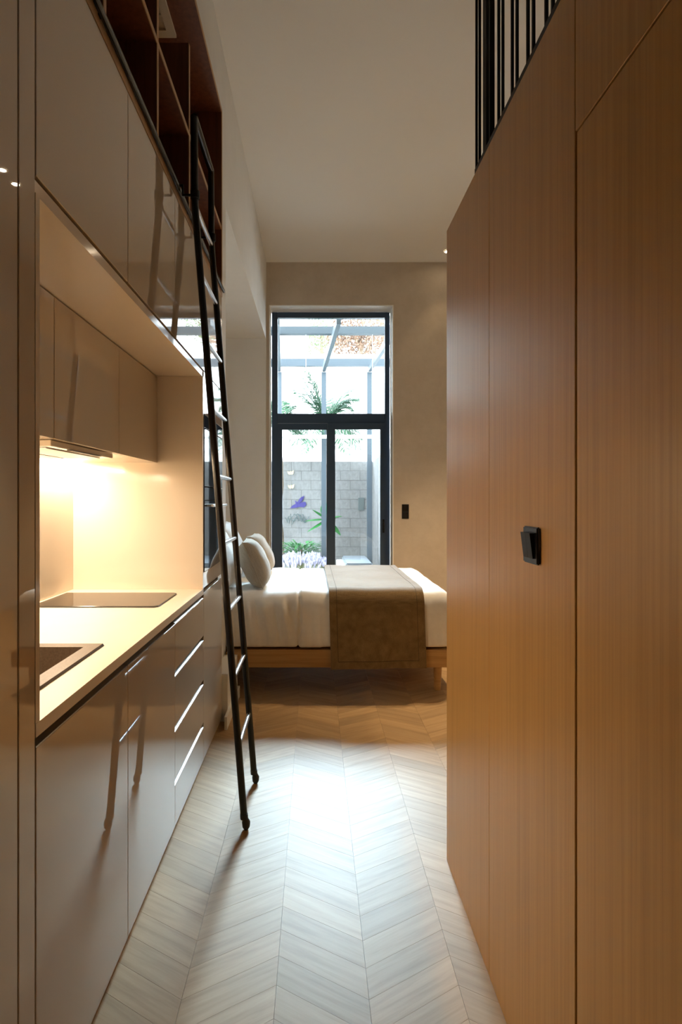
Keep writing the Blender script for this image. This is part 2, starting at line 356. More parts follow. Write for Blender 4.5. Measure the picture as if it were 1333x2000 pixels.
for z0, z1 in ((0.650, 0.836), (0.430, 0.624), (0.217, 0.404), (0.03, 0.191)):
    dr = front('drawer', y0, y1, z0, z1, t)
    MB().poly([(XF - .0005, y0 + g, z1 + .0005), (XF - .0005, y0 + g, z1 + .003), (XF - .034, y0 + g, z1 + .020), (XF - .034, y0 + g, z1 + .0005)], (0, y1 - y0 - 2 * g, 0)).build('grip_profile', M['alu'], dr)
box('finger_channel', M['channel'], XF - 0.044, XF - 0.036, y0 + .001, y1 - .001, 0.802, 0.856, t)
box('plinth', M['lacquer_in'], XB, XF - 0.012, y0 + .001, y1 - .001, 0, 0.029, t)
# oven column
y0, y1 = MY[3], MY[4]
t = thing('oven_column', (-0.88, (y0 + y1) / 2, 0), 'glossy tall unit housing two black built-in appliances beside the pier', 'cabinet')
MB().box(XB, XF - .022, y0 + .001, y0 + .018, .03, 1.976).box(XB, XF - .022, y1 - .018, y1 - .001, .03, 1.976).box(XB, XB + .02, y0 + .018, y1 - .018, .03, 1.976).box(XB + .02, XF - .022, y0 + .018, y1 - .018, .90, .94).box(XB + .02, XF - .022, y0 + .018, y1 - .018, 1.955, 1.976).build('body', M['carcass'], t)
front('door', y0, y1, 0.03, 0.866, t); front('filler_panel', y0, y1, 0.888, 0.966, t); front('filler_panel', y0, y1, 1.762, 1.974, t)
box('gap_recess', M['carcass'], XF - 0.06, XF - 0.03, y0 + .019, y1 - .019, 0.86, 0.899, t)
box('plinth', M['lacquer_in'], XB, XF - 0.012, y0 + .001, y1 - .001, 0, 0.029, t)
ov = thing('oven', (-0.75, 3.09, 0.968), 'black glass built-in oven below the microwave', 'oven')
box('body', M['black_matte'], XB + .08, XF - .022, y0 + .02, y1 - .02, 0.97, 1.392, ov)
box('door', M['black_glass'], XF - .02, XF + .004, y0 + .004, y1 - .004, 0.968, 1.325, ov, bevel=.002)
box('control_panel', M['black_glass'], XF - .02, XF + .004, y0 + .004, y1 - .004, 1.328, 1.394, ov, bevel=.002)
MB().tube([(XF + .035, y0 + .05, 1.30), (XF + .035, y1 - .05, 1.30)], .007, 8).tube([(XF + .004, y0 + .07, 1.30), (XF + .035, y0 + .07, 1.30)], .005, 6).tube([(XF + .004, y1 - .07, 1.30), (XF + .035, y1 - .07, 1.30)], .005, 6).build('handle', M['alu'], ov)
mw = thing('microwave', (-0.75, 3.09, 1.398), 'black glass built-in microwave above the oven', 'microwave')
box('body', M['black_matte'], XB + .08, XF - .022, y0 + .02, y1 - .02, 1.40, 1.755, mw)
box('door', M['black_glass'], XF - .02, XF + .004, y0 + .004, y1 - .004, 1.398, 1.69, mw, bevel=.002)
box('control_panel', M['black_glass'], XF - .02, XF + .004, y0 + .004, y1 - .004, 1.693, 1.758, mw, bevel=.002)
# niche lining, worktop, wall units
struct(box('trim_2', M['lacquer_in'], XB, XF, 1.1215, 1.138, 0.8855, 1.944), 'side lining of the cooking niche', 'trim')
struct(box('trim_3', M['lacquer_in'], XB, XF, 2.80, 2.8175, 0.8855, 1.944), 'lit cream end panel of the cooking niche', 'trim')
struct(box('trim_4', M['lacquer_in'], XB, XF - .004, 1.1215, 2.8175, 1.945, 1.972), 'top lining of the cooking niche', 'trim')
struct(box('trim_5', M['lacquer_in'], XB, XB + .008, 1.1385, 2.7995, 0.8855, 1.5135), 'glossy cream backsplash', 'backsplash')
SX0, SX1, SY0, SY1 = -1.09, -0.645, 1.19, 1.725
hx0, hx1, hy0, hy1 = SX0 + .02, SX1 - .02, SY0 + .02, SY1 - .02
wt = MB().box(XB + .0005, hx0, 1.123, 2.817, .857, .885).box(hx1, XF, 1.123, 2.817, .857, .885).box(hx0, hx1, 1.123, hy0, .857, .885).box(hx0, hx1, hy1, 2.817, .857, .885)
tag(wt.build('worktop', M['worktop']), 'cream kitchen worktop running through the lit niche', 'worktop')
wl = ['glossy wall cabinet above the sink end of the niche', 'glossy wall cabinet with a slim extractor hood underneath', 'glossy wall cabinet against the lit end panel']
wy = [1.1385, 1.69, 2.25, 2.7995]
for i in range(3):
    y0, y1 = wy[i], wy[i + 1]
    t = thing('wall_cabinet', (-1.0, (y0 + y1) / 2, 1.514), wl[i], 'cabinet', 'wall cabinets in the cooking niche')
    box('body', M['lacquer_in'], XB, -0.803, y0 + .0005, y1 - .0005, 1.5145, 1.943, t)
    front('door', y0, y1, 1.5145, 1.941, t, xf=-0.782)
    if i == 1:
        hd = thing('extractor_hood', (-0.97, (y0 + y1) / 2, 1.49), 'slim cream extractor hood under the middle wall cabinet', 'hood')
        box('body', M['lacquer_in'], -1.14, -0.80, y0 + .02, y1 - .02, 1.494, 1.5135, hd, bevel=.002)
        for q in range(2): box('filter', M['alu'], -1.10 + q * .14, -0.975 + q * .14, y0 + .06, y1 - .06, 1.491, 1.4935, hd)
        box('control_strip', M['black_matte'], -0.81, -0.795, y0 + .15, y1 - .15, 1.492, 1.4938, hd)
ul = ['glossy upper cabinet door above the sink end beside the tall filler', 'glossy upper cabinet door above the extractor', 'glossy upper cabinet door above the lit end panel', 'glossy upper cabinet door above the microwave']
for i in range(4):
    y0, y1 = MY[i], MY[i + 1]
    t = thing('upper_cabinet', (-0.88, (y0 + y1) / 2, 1.978), ul[i], 'cabinet', 'row of upper cabinets')
    box('body', M['carcass'], XB, XF - .021, y0 + .0005, y1 - .0005, 1.978, ZT, t); front('door', y0, y1, 1.979, ZT, t)
# hob, sink, faucet, led
t = thing('hob', (-0.93, 2.46, .885), 'brownish black glass hob set on the worktop', 'hob')
hp = [(-1.175, 2.325), (-0.665, 2.325), (-0.65, 2.34), (-0.65, 2.65), (-0.665, 2.665), (-1.175, 2.665)]
MB().poly([(x, y, .8855) for x, y in hp], (0, 0, .006)).build('glass_top', M['hob_glass'], t, bevel=.0015)
t = thing('sink', (-0.86, 1.46, .70), 'brown granite kitchen sink set into the cream worktop', 'sink')
ix0, ix1, iy0, iy1 = SX0 + .05, SX1 - .045, SY0 + .045, SY1 - .045
rim = MB()
def ringf(a, b): 
    A = [(a[0], a[2], a[4]), (a[1], a[2], a[4]), (a[1], a[3], a[4]), (a[0], a[3], a[4])]; B = [(b[0], b[2], b[4]), (b[1], b[2], b[4]), (b[1], b[3], b[4]), (b[0], b[3], b[4])]
    rim.add(A + B, [(i, (i + 1) % 4, (i + 1) % 4 + 4, i + 4) for i in range(4)])
ringf((SX0, SX1, SY0, SY1, .8852), (SX0 + .003, SX1 - .003, SY0 + .003, SY1 - .003, .892)); ringf((SX0 + .003, SX1 - .003, SY0 + .003, SY1 - .003, .892), (ix0, ix1, iy0, iy1, .892))
ringf((ix0, ix1, iy0, iy1, .892), (ix0 + .012, ix1 - .012, iy0 + .012, iy1 - .012, .70))
rim.add([(ix0 + .012, iy0 + .012, .70), (ix1 - .012, iy0 + .012, .70), (ix1 - .012, iy1 - .012, .70), (ix0 + .012, iy1 - .012, .70)], [(0, 1, 2, 3)])
rim.build('basin', M['sink'], t, fix=False)
MB().tube([(-.86, 1.46, .7005), (-.86, 1.46, .704)], .04, 20).build('drain', M['chrome'], t)
t = thing('faucet', (-1.14, 1.40, .885), 'chrome gooseneck faucet behind the brown sink', 'faucet')
MB().tube([(-1.15, 1.40, .8855), (-1.15, 1.40, .93)], .022, 16).build('base', M['chrome'], t)
arc = [(-1.15, 1.40, .93), (-1.15, 1.40, 1.16)] + [(-1.15 + .085 * (1 - math.cos(a)), 1.40, 1.16 + .085 * math.sin(a)) for a in [math.pi * k / 10 for k in range(1, 11)]] + [(-.98, 1.40, 1.08)]
MB().tube(arc, .011, 12).build('spout', M['chrome'], t)
MB().tube([(-1.15, 1.42, .91), (-1.13, 1.49, .93)], .006, 8).build('lever', M['chrome'], t)
t = thing('led_strip', (-1.185, 1.97, 1.50), 'warm glowing light strip below the wall cabinets along the backsplash', 'light')
box('diffuser', M['led'], -1.197, -1.182, 1.145, 2.79, 1.507, 1.5135, t)
al = bpy.data.lights.new('led_light', 'AREA'); al.shape = 'RECTANGLE'; al.size = 0.03; al.size_y = 1.62; al.energy = 11.0; al.color = (1.0, 0.84, 0.64)
ao = bpy.data.objects.new('led_light', al); COL.objects.link(ao); ao.parent = t; ao.location = Vector((-1.178, 1.967, 1.503)) - wloc(t); ao.rotation_euler = (0, 0, 0)

# ------------------------------------------------------------------ wooden shelf unit above the cabinets
XS = -1.0
t = thing('shelf_unit', (-0.78, 2.2, ZT + .003), 'dark brown wooden open shelf unit above the upper cabinets', 'shelf')
W, E = M['walnut'], M['shelf_edge']
def board(name, x0, x1, y0, y1, z0, z1, edge=True):
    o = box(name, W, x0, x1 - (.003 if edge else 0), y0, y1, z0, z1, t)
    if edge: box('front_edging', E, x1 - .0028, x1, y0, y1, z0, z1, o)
    return o
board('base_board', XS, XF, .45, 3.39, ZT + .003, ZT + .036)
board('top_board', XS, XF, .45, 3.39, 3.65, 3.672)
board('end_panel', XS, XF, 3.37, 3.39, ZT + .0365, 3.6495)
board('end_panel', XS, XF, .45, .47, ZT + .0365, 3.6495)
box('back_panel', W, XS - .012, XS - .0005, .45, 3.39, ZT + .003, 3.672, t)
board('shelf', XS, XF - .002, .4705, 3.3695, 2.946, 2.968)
for yy in (0.98, 1.495, 2.0, 2.506):
    board('divider', XS, XF - .001, yy - .01, yy + .01, ZT + .0365, 2.9455)
    board('divider', XS, XF - .001, yy - .01, yy + .01, 2.9685, 3.356)
t = thing('ventilation_grille', (-0.84, 2.4, 3.63), 'off-white ventilation grille under the top board of the shelf unit', 'grille')
MB().box(-.98, -.69, 2.765, 2.81, 3.634, 3.6495).box(-.98, -.69, 2.0, 2.045, 3.634, 3.6495).box(-.73, -.69, 2.045, 2.765, 3.634, 3.6495).box(-.98, -.94, 2.045, 2.765, 3.634, 3.6495).build('frame', M['grille'], t)
box('core', M['grille'], -.94, -.73, 2.045, 2.765, 3.646, 3.6495, t)
for q in range(9): MB().box(-.938, -.732, 2.08 + q * .075, 2.09 + q * .075, 3.637, 3.645).build('slat', M['grille'], t)
# ladder rail
t = thing('ladder_rail', (-.53, 2.2, 2.58), 'black ladder rail along the front of the shelf base', 'rail')
XR = XF + .010; ZR = ZT + .036
MB().box(XR - .006, XR + .006, .46, 3.385, ZR - .010, ZR + .010).build('rail', M['black_metal'], t, bevel=.003)
for yy in (.6, 1.45, 2.45, 3.3): box('bracket', M['black_metal'], XF + .0005, XR - .0062, yy - .008, yy + .008, ZR - .006, ZR - .002, t)
# ------------------------------------------------------------------ ladder
LY0, LY1 = 2.273, 2.642; XT, XK, XFt, ZK, ZTOP = -.487, -.484, -.281, 2.52, 2.875
t = thing('ladder', (XFt, (LY0 + LY1) / 2, 0), 'black tubular library ladder with steel rungs leaning on the kitchen rail', 'ladder')
def lx(z): return XFt + (XK - XFt) * (z / ZK) if z < ZK else XK + (XT - XK) * (z - ZK) / (ZTOP - ZK)
rS = .0145
for yy in (LY0, LY1):
    MB().tube([(lx(.06), yy, .06), (lx(1.2), yy, 1.2), (lx(ZK - .05), yy, ZK - .05), (lx(ZK) , yy, ZK + .01), (lx(ZK + .06), yy, ZK + .06), (XT, yy, ZTOP)], rS, 16).build('stile', M['black_metal'], t)
    ft = MB().tube([(lx(.06), yy, .064), (lx(.045), yy, .045)], [.016, .016], 14).tube([(XFt + .002, yy, .045), (XFt + .004, yy, .03), (XFt + .004, yy, .012), (XFt + .004, yy, .0005)], [.011, .017, .015, .008], 14)
    ft.build('foot', M['rubber'], t)
    MB().tube([(lx(ZK) + .001, yy, ZK + .025), (lx(ZK) + .001, yy, ZK + .055)], .019, 14).tube([(lx(ZK), yy, ZK + .04), (XR + .014, yy, ZK + .04), (XR + .013, yy, ZR + .018), (XR - .004, yy, ZR + .0175)], .006, 8).build('hook', M['black_matte'], t)
MB().tube([(XT, LY0 - rS * .2, ZTOP), (XT, LY1 + rS * .2, ZTOP)], rS, 16).build('top_bar', M['black_metal'], t)
for k in range(9):
    z = .33 + .274 * k
    MB().tube([(lx(z), LY0 + rS * .8, z), (lx(z), LY1 - rS * .8, z)], .0095, 12).build('rung', M['steel'], t)

# ------------------------------------------------------------------ mezzanine railing
t = thing('railing', (.53, 1.0, ZM), 'black mezzanine railing of thin vertical bars above the oak wall', 'railing')
XL = .525
ys = []
for k in range(0, 22):
    ys += [1.825 - .11 * k, 1.79 - .11 * k]
for i, yy in enumerate(ys):
    if yy < -.6: continue
    MB().box(XL - .0035, XL + .0035, yy - .0035, yy + .0035, ZM + (.0005 if i == 0 else .072), CEIL - .0005).build('bar', M['black_matte'], t)
box('post', M['black_matte'], XL + .006, XL + .03, 1.735, 1.775, ZM + .0005, CEIL - .0005, t)
box('bottom_rail', M['black_matte'], XL - .009, XL + .009, -.6, 1.815, ZM + .035, ZM + .0715, t)
for yy in (0.1, .7, 1.3): box('rail_foot', M['black_metal'], XL - .006, XL + .006, yy, yy + .012, ZM + .0005, ZM + .0345, t)

# ------------------------------------------------------------------ switches
t = thing('light_switch', (XW - .005, 1.254, 1.19), 'black double rocker light switch on the oak wall', 'switch')
box('frame', M['black_metal'], XW - .009, XW - .0003, 1.213, 1.294, 1.19, 1.272, t, bevel=.0025, seg=2)
for q in range(2):
    y0 = 1.2265 + q * .0275
    MB().poly([(XW - .0092, y0, 1.203), (XW - .013, y0, 1.203), (XW - .020, y0, 1.259), (XW - .0092, y0, 1.259)], (0, .0265, 0)).build('rocker', M['black_matte'], t)
t = thing('wall_switch', (1.15, YFAR, 1.09), 'black two-gang switch plate on the beige wall beside the glazed door', 'switch')
a, b_ = P(785.5, 1013, YFAR), P(799, 985, YFAR)
box('plate', M['black_matte'], a.x, b_.x, YFAR - .008, YFAR - .0005, a.z, b_.z, t, bevel=.002)
for q in range(2): box('rocker', M['black_metal'], a.x + .012, b_.x - .012, YFAR - .012, YFAR - .0082, a.z + .012 + q * .088, a.z + .08 + q * .088, t)

# ------------------------------------------------------------------ downlights
dl_lab = {0: 'recessed round downlight near the beige far wall', 1: 'recessed downlight of the ceiling pair over the bed, the one farther from the beige wall', 2: 'recessed downlight of the ceiling pair over the bed, the one nearer the beige wall'}
def downlight(i, x, y, e, ang=75, beam='downlight_beam'):
    t = thing('downlight', (x, y, CEIL - .02), dl_lab[i], 'light', {1: 'pair of ceiling downlights', 2: 'pair of ceiling downlights'}.get(i))
    MB().grid(24, 4, lambda u, v: (x + (.045 - .012 * v) * math.cos(2 * math.pi * u), y + (.045 - .012 * v) * math.sin(2 * math.pi * u), CEIL - .0005 - .012 * math.sin(math.pi * v * .8)), closed_u=True).build('ring', M['white_trim'], t)
    MB().tube([(x, y, CEIL - .006), (x, y, CEIL - .003)], .031, 20).build('lens', M['lamp_lens'], t)
    l = bpy.data.lights.new(beam, 'SPOT'); l.energy = e; l.color = (1.0, .74, .44); l.spot_size = R(ang); l.spot_blend = .6; l.shadow_soft_size = .03
    lo = bpy.data.objects.new(beam, l); COL.objects.link(lo); lo.parent = t; lo.location = (0, 0, -.012 + 0.002)
downlight(0, 1.60, 6.78, 6)
downlight(1, 1.72, 5.10, 200, beam='bed_downlight_offscreen'); downlight(2, 1.72, 5.33, 200, beam='ceiling_downlight_offscreen')

# ------------------------------------------------------------------ bed
YB0, YB1, XH, XE = 3.885, 5.36, -1.285, .985
ld = struct(box('trim_6', M['white_trim'], XP + .0005, -.522, 3.375, 3.80, 0, .285), 'low white ledge at the foot of the pier beside the bed', 'ledge')
struct(box('baseboard_left', M['white_trim'], -.5215, -.506, 3.25, 3.80, 0, .075), 'white baseboard below the ledge', 'baseboard')
t = thing('bed', (-.15, 4.6, 0), 'oak double bed frame on round legs with its head in the white niche', 'bed')
OB = M['oak_bed']
box('side_rail', OB, -.50, XE, YB0, YB0 + .03, .172, .293, t, bevel=.002); box('side_rail', OB, XH, XE, YB1 - .03, YB1, .172, .293, t, bevel=.002)
box('foot_rail', OB, XE - .03, XE, YB0 + .0305, YB1 - .0305, .172, .293, t, bevel=.002); box('head_rail', OB, XH, XH + .03, YB0 + .0305, YB1 - .0305, .172, .293, t, bevel=.002)
box('corner_board', OB, -.60, -.503, 3.81, YB0 + .03, .172, .293, t, bevel=.002)
box('bed_base', M['oak_bed'], XH + .031, XE - .031, YB0 + .031, YB1 - .031, .22, .29, t)
for x, y in ((.862, 3.945), (.862, 5.29), (-1.15, 3.96), (-1.15, 5.29)):
    MB().tube([(x, y, .171), (x - .002, y, .0005)], [.030, .023], 18).build('leg', OB, t)
# duvet: rounded box with folds
def fold(x, z, seed): return noise.noise(Vector((x, z, seed)))
DZ0, DZ1 = .298, .69
def duvet_pt(p):
    r = .105
    lo = Vector((XH + .01, YB0 - .005, DZ0)); hi = Vector((XE + .0, YB1 + .005, DZ1))
    q = Vector((min(max(p.x, lo.x + r), hi.x - r), min(max(p.y, lo.y + r), hi.y - r), min(max(p.z, lo.z + .03), hi.z - r)))
    dv = p - q
    if dv.length > 1e-6:
        rr = r if p.z > lo.z + .15 else r
        dn = dv.normalized(); p2 = q + Vector((dn.x * r, dn.y * r, dn.z * (r if dn.z > 0 else .03)))
    else: p2 = p.copy(); dn = Vector((0, 0, 1))
    side = max(0, 1 - abs(dn.z)) * (1 if p2.z < hi.z - .03 else .5)
    left = 1.0 if p2.x < -.11 else .28
    sx = p2.x + .12 * (p2.z - .5)
    a = fold(sx * 17, p2.z * 2.2, 3.1) * .026 + fold(sx * 38, p2.z * 4, 8.3) * .010
    bul = .012 * math.sin(math.pi * min(max((p2.z - DZ0) / (DZ1 - DZ0), 0), 1))
    p2 += Vector((dn.x, dn.y, 0)) * (a * left * 1.25 + bul) * side
    top = max(0, dn.z)
    p2.z += top * (.010 * fold(p2.x * 4, p2.y * 4, 1.7) + .005 * fold(p2.x * 11, p2.y * 9, 4.4))
    cr = abs(p2.x + .112 + .012 * math.sin(p2.z * 9) + (.02 * (p2.y - YB0) if top > .5 else 0))
    if cr < .012:
        p2 -= dn * (.016 * (1 - cr / .012))
    elif p2.x > -.112 and p2.x < .05: p2 += dn * .004
    return p2
def rbox(name, m, nx, ny, nz, lo, hi, fn):
    mb = MB()
    def f6(ax, s_):
        n1, n2 = {0: (ny, nz), 1: (nx, nz), 2: (nx, ny)}[ax]
        def fn2(u, v):
            c = [0, 0, 0]; o_ = [i for i in range(3) if i != ax]
            c[ax] = hi[ax] if s_ else lo[ax]; c[o_[0]] = lo[o_[0]] + (hi[o_[0]] - lo[o_[0]]) * u; c[o_[1]] = lo[o_[1]] + (hi[o_[1]] - lo[o_[1]]) * v
            return fn(Vector(c))
        mb.grid(n1 + 1, n2 + 1, fn2)
    for ax in range(3):
        for s_ in (0, 1): f6(ax, s_)
    o = mb.build(name, m, fix=False)
    bm = bmesh.new(); bm.from_mesh(o.data); bmesh.ops.remove_doubles(bm, verts=bm.verts, dist=.0008); bmesh.ops.recalc_face_normals(bm, faces=bm.faces); bm.to_mesh(o.data); bm.free()
    return o
dv = rbox('duvet', M['linen'], 230, 90, 40, (XH + .01, YB0 - .005, DZ0), (XE, YB1 + .005, DZ1), duvet_pt)
tag(dv, 'white duvet with soft folds tucked over the bed', 'duvet')
# throw
def throw_path(v):
    r = .12; z_t = DZ1 + .018; y0, y1 = YB0 - .034, YB1 + .032
    L1 = z_t - r - .168; La = r * math.pi / 2; L2 = (y1 - y0) - 2 * r; L3 = .25
    s_ = v * (L1 + La + L2 + La + L3)
    if s_ < L1: return Vector((0, y0, .168 + s_)), Vector((0, -1, 0))
    s_ -= L1
    if s_ < La: a = s_ / r; return Vector((0, y0 + r - r * math.cos(a), z_t - r + r * math.sin(a))), Vector((0, -math.cos(a), math.sin(a)))
    s_ -= La
    if s_ < L2: return Vector((0, y0 + r + s_, z_t)), Vector((0, 0, 1))
    s_ -= L2
    if s_ < La: a = s_ / r; return Vector((0, y1 - r + r * math.sin(a), z_t - r + r * math.cos(a))), Vector((0, math.sin(a), math.cos(a)))
    s_ -= La
    return Vector((0, y1, z_t - r - s_)), Vector((0, 1, 0))
def throw_pt(u, v, off=0.0):
    p, n = throw_path(v)
    h = max(0, 1 - v / .18)
    x0 = .100 + .012 * h - .02 * max(0, v - .25); x1 = .752 + .02 * min(1, v * 0) + .012 * h
    x = x0 + (x1 - x0) * u
    k = .007 * noise.noise(Vector((x * 5, v * 9, 2.2))) + .005 * h * math.sin(x * 17 + 1)
    p = p + n * (k + .004 + off); p.x = x; p.z += (.014 * u * h if v < .2 else 0)
    return p
tb = MB(); NU, NV = 44, 150
tb.grid(NU, NV, lambda u, v: throw_pt(u, v, .003)); tb.grid(NU, NV, lambda u, v: throw_pt(u, v, -.003))
def rim_(seq):
    n = len(seq); tb.add([throw_pt(u, v, .003) for u, v in seq] + [throw_pt(u, v, -.003) for u, v in seq], [(i, i + 1, i + 1 + n, i + n) for i in range(n - 1)])
for e in (0, 1):
    rim_([(e, j / (NV - 1)) for j in range(NV)]); rim_([(i / (NU - 1), e) for i in range(NU)])
th = tag(tb.build('bed_throw', M['throw']), 'olive brown woven throw hanging over the side of the bed', 'throw')
seam = MB(); hm = .078; hv = .022
for us in (hm, 1 - hm): seam.tube([throw_pt(us, hv + (1 - 2 * hv) * j / 140, .0032) for j in range(141)], .0016, 5)
for vs in (hv, 1 - hv): seam.tube([throw_pt(hm + (1 - 2 * hm) * j / 50, vs, .0032) for j in range(51)], .0016, 5)
seam.build('hem_seam', M['throw_seam'], th)
# pillows
def pillow(name, m, c, wd, ht, tk, tilt, yaw, label, cat, group, seed, piping=True):
    rot = Matrix.Rotation(R(yaw), 4, 'Z') @ Matrix.Rotation(R(tilt), 4, 'Y')
    T = Matrix.Translation(Vector(c)) @ rot
    def pt(u, v, s_):
        a, b = u * 2 - 1, v * 2 - 1
        e = (1 - abs(a) ** 2.6) * (1 - abs(b) ** 2.6)
        th_ = tk / 2 * max(e, 0) ** .42
        pin = 1 - .055 * (1 - a * a) * abs(b) ** 3; pin2 = 1 - .055 * (1 - b * b) * abs(a) ** 3
        n_ = .008 * noise.noise(Vector((a * 2, b * 2, seed + s_)))
        return T @ Vector((s_ * (th_ + (n_ if e > .05 else 0)), a * wd / 2 * pin2, b * ht / 2 * pin))
    t = thing(name, (c[0], c[1], c[2] - ht / 2 * math.cos(R(tilt))), label, cat, group)
    mb = MB(); mb.grid(28, 28, lambda u, v: pt(u, v, 1)); mb.grid(28, 28, lambda u, v: pt(u, v, -1))
    o = mb.build('cover', m, t, fix=False)
    bm = bmesh.new(); bm.from_mesh(o.data); bmesh.ops.remove_doubles(bm, verts=bm.verts, dist=.0005); bmesh.ops.recalc_face_normals(bm, faces=bm.faces); bm.to_mesh(o.data); bm.free()
    if piping:
        loop = [pt(u, 0, 1) for u in [i / 20 for i in range(20)]] + [pt(1, v, 1) for v in [i / 20 for i in range(20)]] + [pt(1 - u, 1, 1) for u in [i / 20 for i in range(20)]] + [pt(0, 1 - v, 1) for v in [i / 20 for i in range(21)]]
        MB().tube(loop, .003, 6).build('piping', m, t)
    return t
ZB = DZ1
pillow('cushion', M['cushion'], (-.452, 4.21, ZB + .172), .42, .36, .20, -24, 3, 'taupe cushion leaning on the near white pillow', 'cushion', 'taupe cushions on the bed', 1.0)
pillow('cushion', M['cushion'], (-.475, 4.88, ZB + .172), .42, .36, .19, -26, -3, 'taupe cushion leaning on the pillow nearer the glazed door', 'cushion', 'taupe cushions on the bed', 5.0)
pillow('pillow', M['linen'], (-.70, 4.25, ZB + .228), .62, .46, .17, -24, 0, 'white pillow behind the near taupe cushion', 'pillow', 'white pillows at the bed head', 9.0)
pillow('pillow', M['linen'], (-.72, 4.93, ZB + .228), .62, .46, .17, -25, 0, 'white pillow behind the taupe cushion nearer the glazed door', 'pillow', 'white pillows at the bed head', 12.0)

# ------------------------------------------------------------------ patio outside
gr = struct(MB().box(-8, 12, YFAR + .46, 40, -.12, -.03).box(2.71, 12, -6, YFAR + .46, -.12, -.03).build('floor_patio', M['paving']), 'pale concrete patio floor outside', 'floor')
YW = 11.5
bw = struct(thing('wall_patio', (0.3, YW + .1, -.03)), 'grey concrete block garden wall', 'wall')
box('mortar_core', M['mortar'], -3.0, 1.70, YW + .006, YW + .19, -.03, 2.105, bw)
bmesh0 = None
for r_ in range(11):
    z0 = -.028 + r_ * .194
    for c_ in range(-8, 5):
        x0 = c_ * .4 + (.2 if r_ % 2 else 0) - .07
        if x0 < -3.0 or x0 + .394 > 1.75: continue
        if bmesh0 is None:
            bmesh0 = box('block', M['block'], x0, x0 + .394, YW, YW + .2, z0, z0 + .188, bw, bevel=.004); B0 = Vector((x0, 0, z0))
        else:
            o = bmesh0.copy(); COL.objects.link(o); o.location = bmesh0.location + Vector((x0, 0, z0)) - B0 + Vector((0, random.uniform(-.003, .003), 0))
struct(box('wall_patio_side', M['block'], 1.19, 1.38, 7.5, YW - .01, -.03, 2.12), 'grey side wall of the patio', 'wall')
t = thing('wall_vent', (1.0, YW - .02, 1.1), 'small grey-green vent cover on the concrete block wall', 'vent')
a, b_ = P(700, 997, YW), P(712, 972, YW)
box('frame', M['vent'], a.x, b_.x, YW - .02, YW - .005, a.z, b_.z, t, bevel=.003)
for q in range(5): box('slat', M['vent'], a.x + .015, b_.x - .015, YW - .03, YW - .0205, a.z + .03 + q * .045, a.z + .045 + q * .045, t)
# pergola, turned about three degrees
YP = 10.5; ZP = CH + 260 / FPX * YP
t = thing('pergola', (.3, YP, -.03), 'grey steel pergola frame over the patio', 'pergola')
sk = -.0535
pxs = [(x - VX) / FPX * YP for x in (546, 633, 722, 811)]
for x in pxs:
    MB().box(x - .045, x + .045, YP - .04, YP + .04, -.03, ZP - .1205).build('post', M['steel_grey'], t)
    MB().poly([(x - .03, YP - .05, ZP - .12), (x + .03, YP - .05, ZP - .12), (x + .03 + sk * (7.6 - YP), 7.6, ZP - .12), (x - .03 + sk * (7.6 - YP), 7.6, ZP - .12)], (0, 0, .11)).build('rafter', M['steel_grey'], t)
MB().box(pxs[0] - .8, pxs[-1] + .3, YP - .045, YP + .045, ZP - .012 + .003, ZP + .13).build('beam', M['steel_grey'], t)
MB().box(pxs[0] - .8, pxs[-1] + .5, 8.41, 8.51, ZP - .009, ZP + .10).build('beam', M['steel_grey'], t)
a = P(540, 853, 9.6)
tag(MB().tube([(a.x - 1.0, 9.6, a.z), (1.18, 9.6, a.z)], .032, 14).build('pale_tube', M['render_white']), 'pale horizontal tube crossing the patio', 'tube')  # pale horizontal tube spanning the width of the glazed door
for i, px_ in enumerate((598, 728)):
    a, b_ = P(px_, 728, 8.46), P(px_, 661, 8.46)
    t = thing('hanging_cord', (a.x, 8.46, a.z), ('thin pale cord hanging in front of the white neighbouring building', 'thin pale cord hanging in front of the russet tree')[i], 'cord', 'cords hanging from the pergola')
    MB().tube([(a.x, 8.46, a.z), (a.x, 8.46, ZP - .0095)], .0035, 6).build('cord', M['white_trim'], t)
    MB().tube([(a.x, 8.46, a.z - .02), (a.x, 8.46, a.z)], .007, 8).build('weight', M['white_trim'], t)
# wall art
def art(name, pts, m, label, cat, th_=.012):
    c = P(sum(p[0] for p in pts) / len(pts), max(p[1] for p in pts), YW)
    t = thing(name, (c.x, YW - .03, c.z), label, cat)
    MB().poly([tuple(P(x, y, YW - .03)) for x, y in pts], (0, th_, 0)).build('body', m, t)
    return t
t = art('bird_wall_art', [(566, 993), (572, 987), (578, 984), (576, 977), (581, 981), (587, 972), (595, 968), (593, 975), (589, 981), (597, 980), (599, 986), (594, 991), (586, 990), (577, 992)], M['purple'], 'purple metal bird ornament on the concrete block wall', 'wall art')
MB().poly([tuple(P(x, y, YW - .042)) for x, y in [(581, 982), (586, 974), (592, 970), (590, 977), (586, 983)]], (0, .01, 0)).build('wing', M['purple'], t)
for (cx, cy), lab in (((568, 923), 'pale yellow butterfly ornament high on the block wall'), ((569, 950), 'pale yellow butterfly ornament just above the purple bird')):
    t = thing('butterfly_wall_art', P(cx, cy + 4, YW - .03), lab, 'wall art', 'butterfly ornaments')
    for sgn in (-1, 1):
        MB().poly([tuple(P(cx + sgn * dx, cy + dy, YW - .03)) for dx, dy in ((0.3, -1.5), (6.5, -3.5 - sgn), (5.5, 1.5), (3, 4.2), (.3, 3))], (0, .008, 0)).build('wing', M['yellow'], t)
    MB().tube([P(cx, cy - 3, YW - .032), P(cx, cy + 4, YW - .032)], .008, 6).build('body', M['yellow'], t)
t = thing('wire_wall_art', P(578, 1026, YW - .03), 'verdigris wire branch ornament below the purple bird', 'wall art')
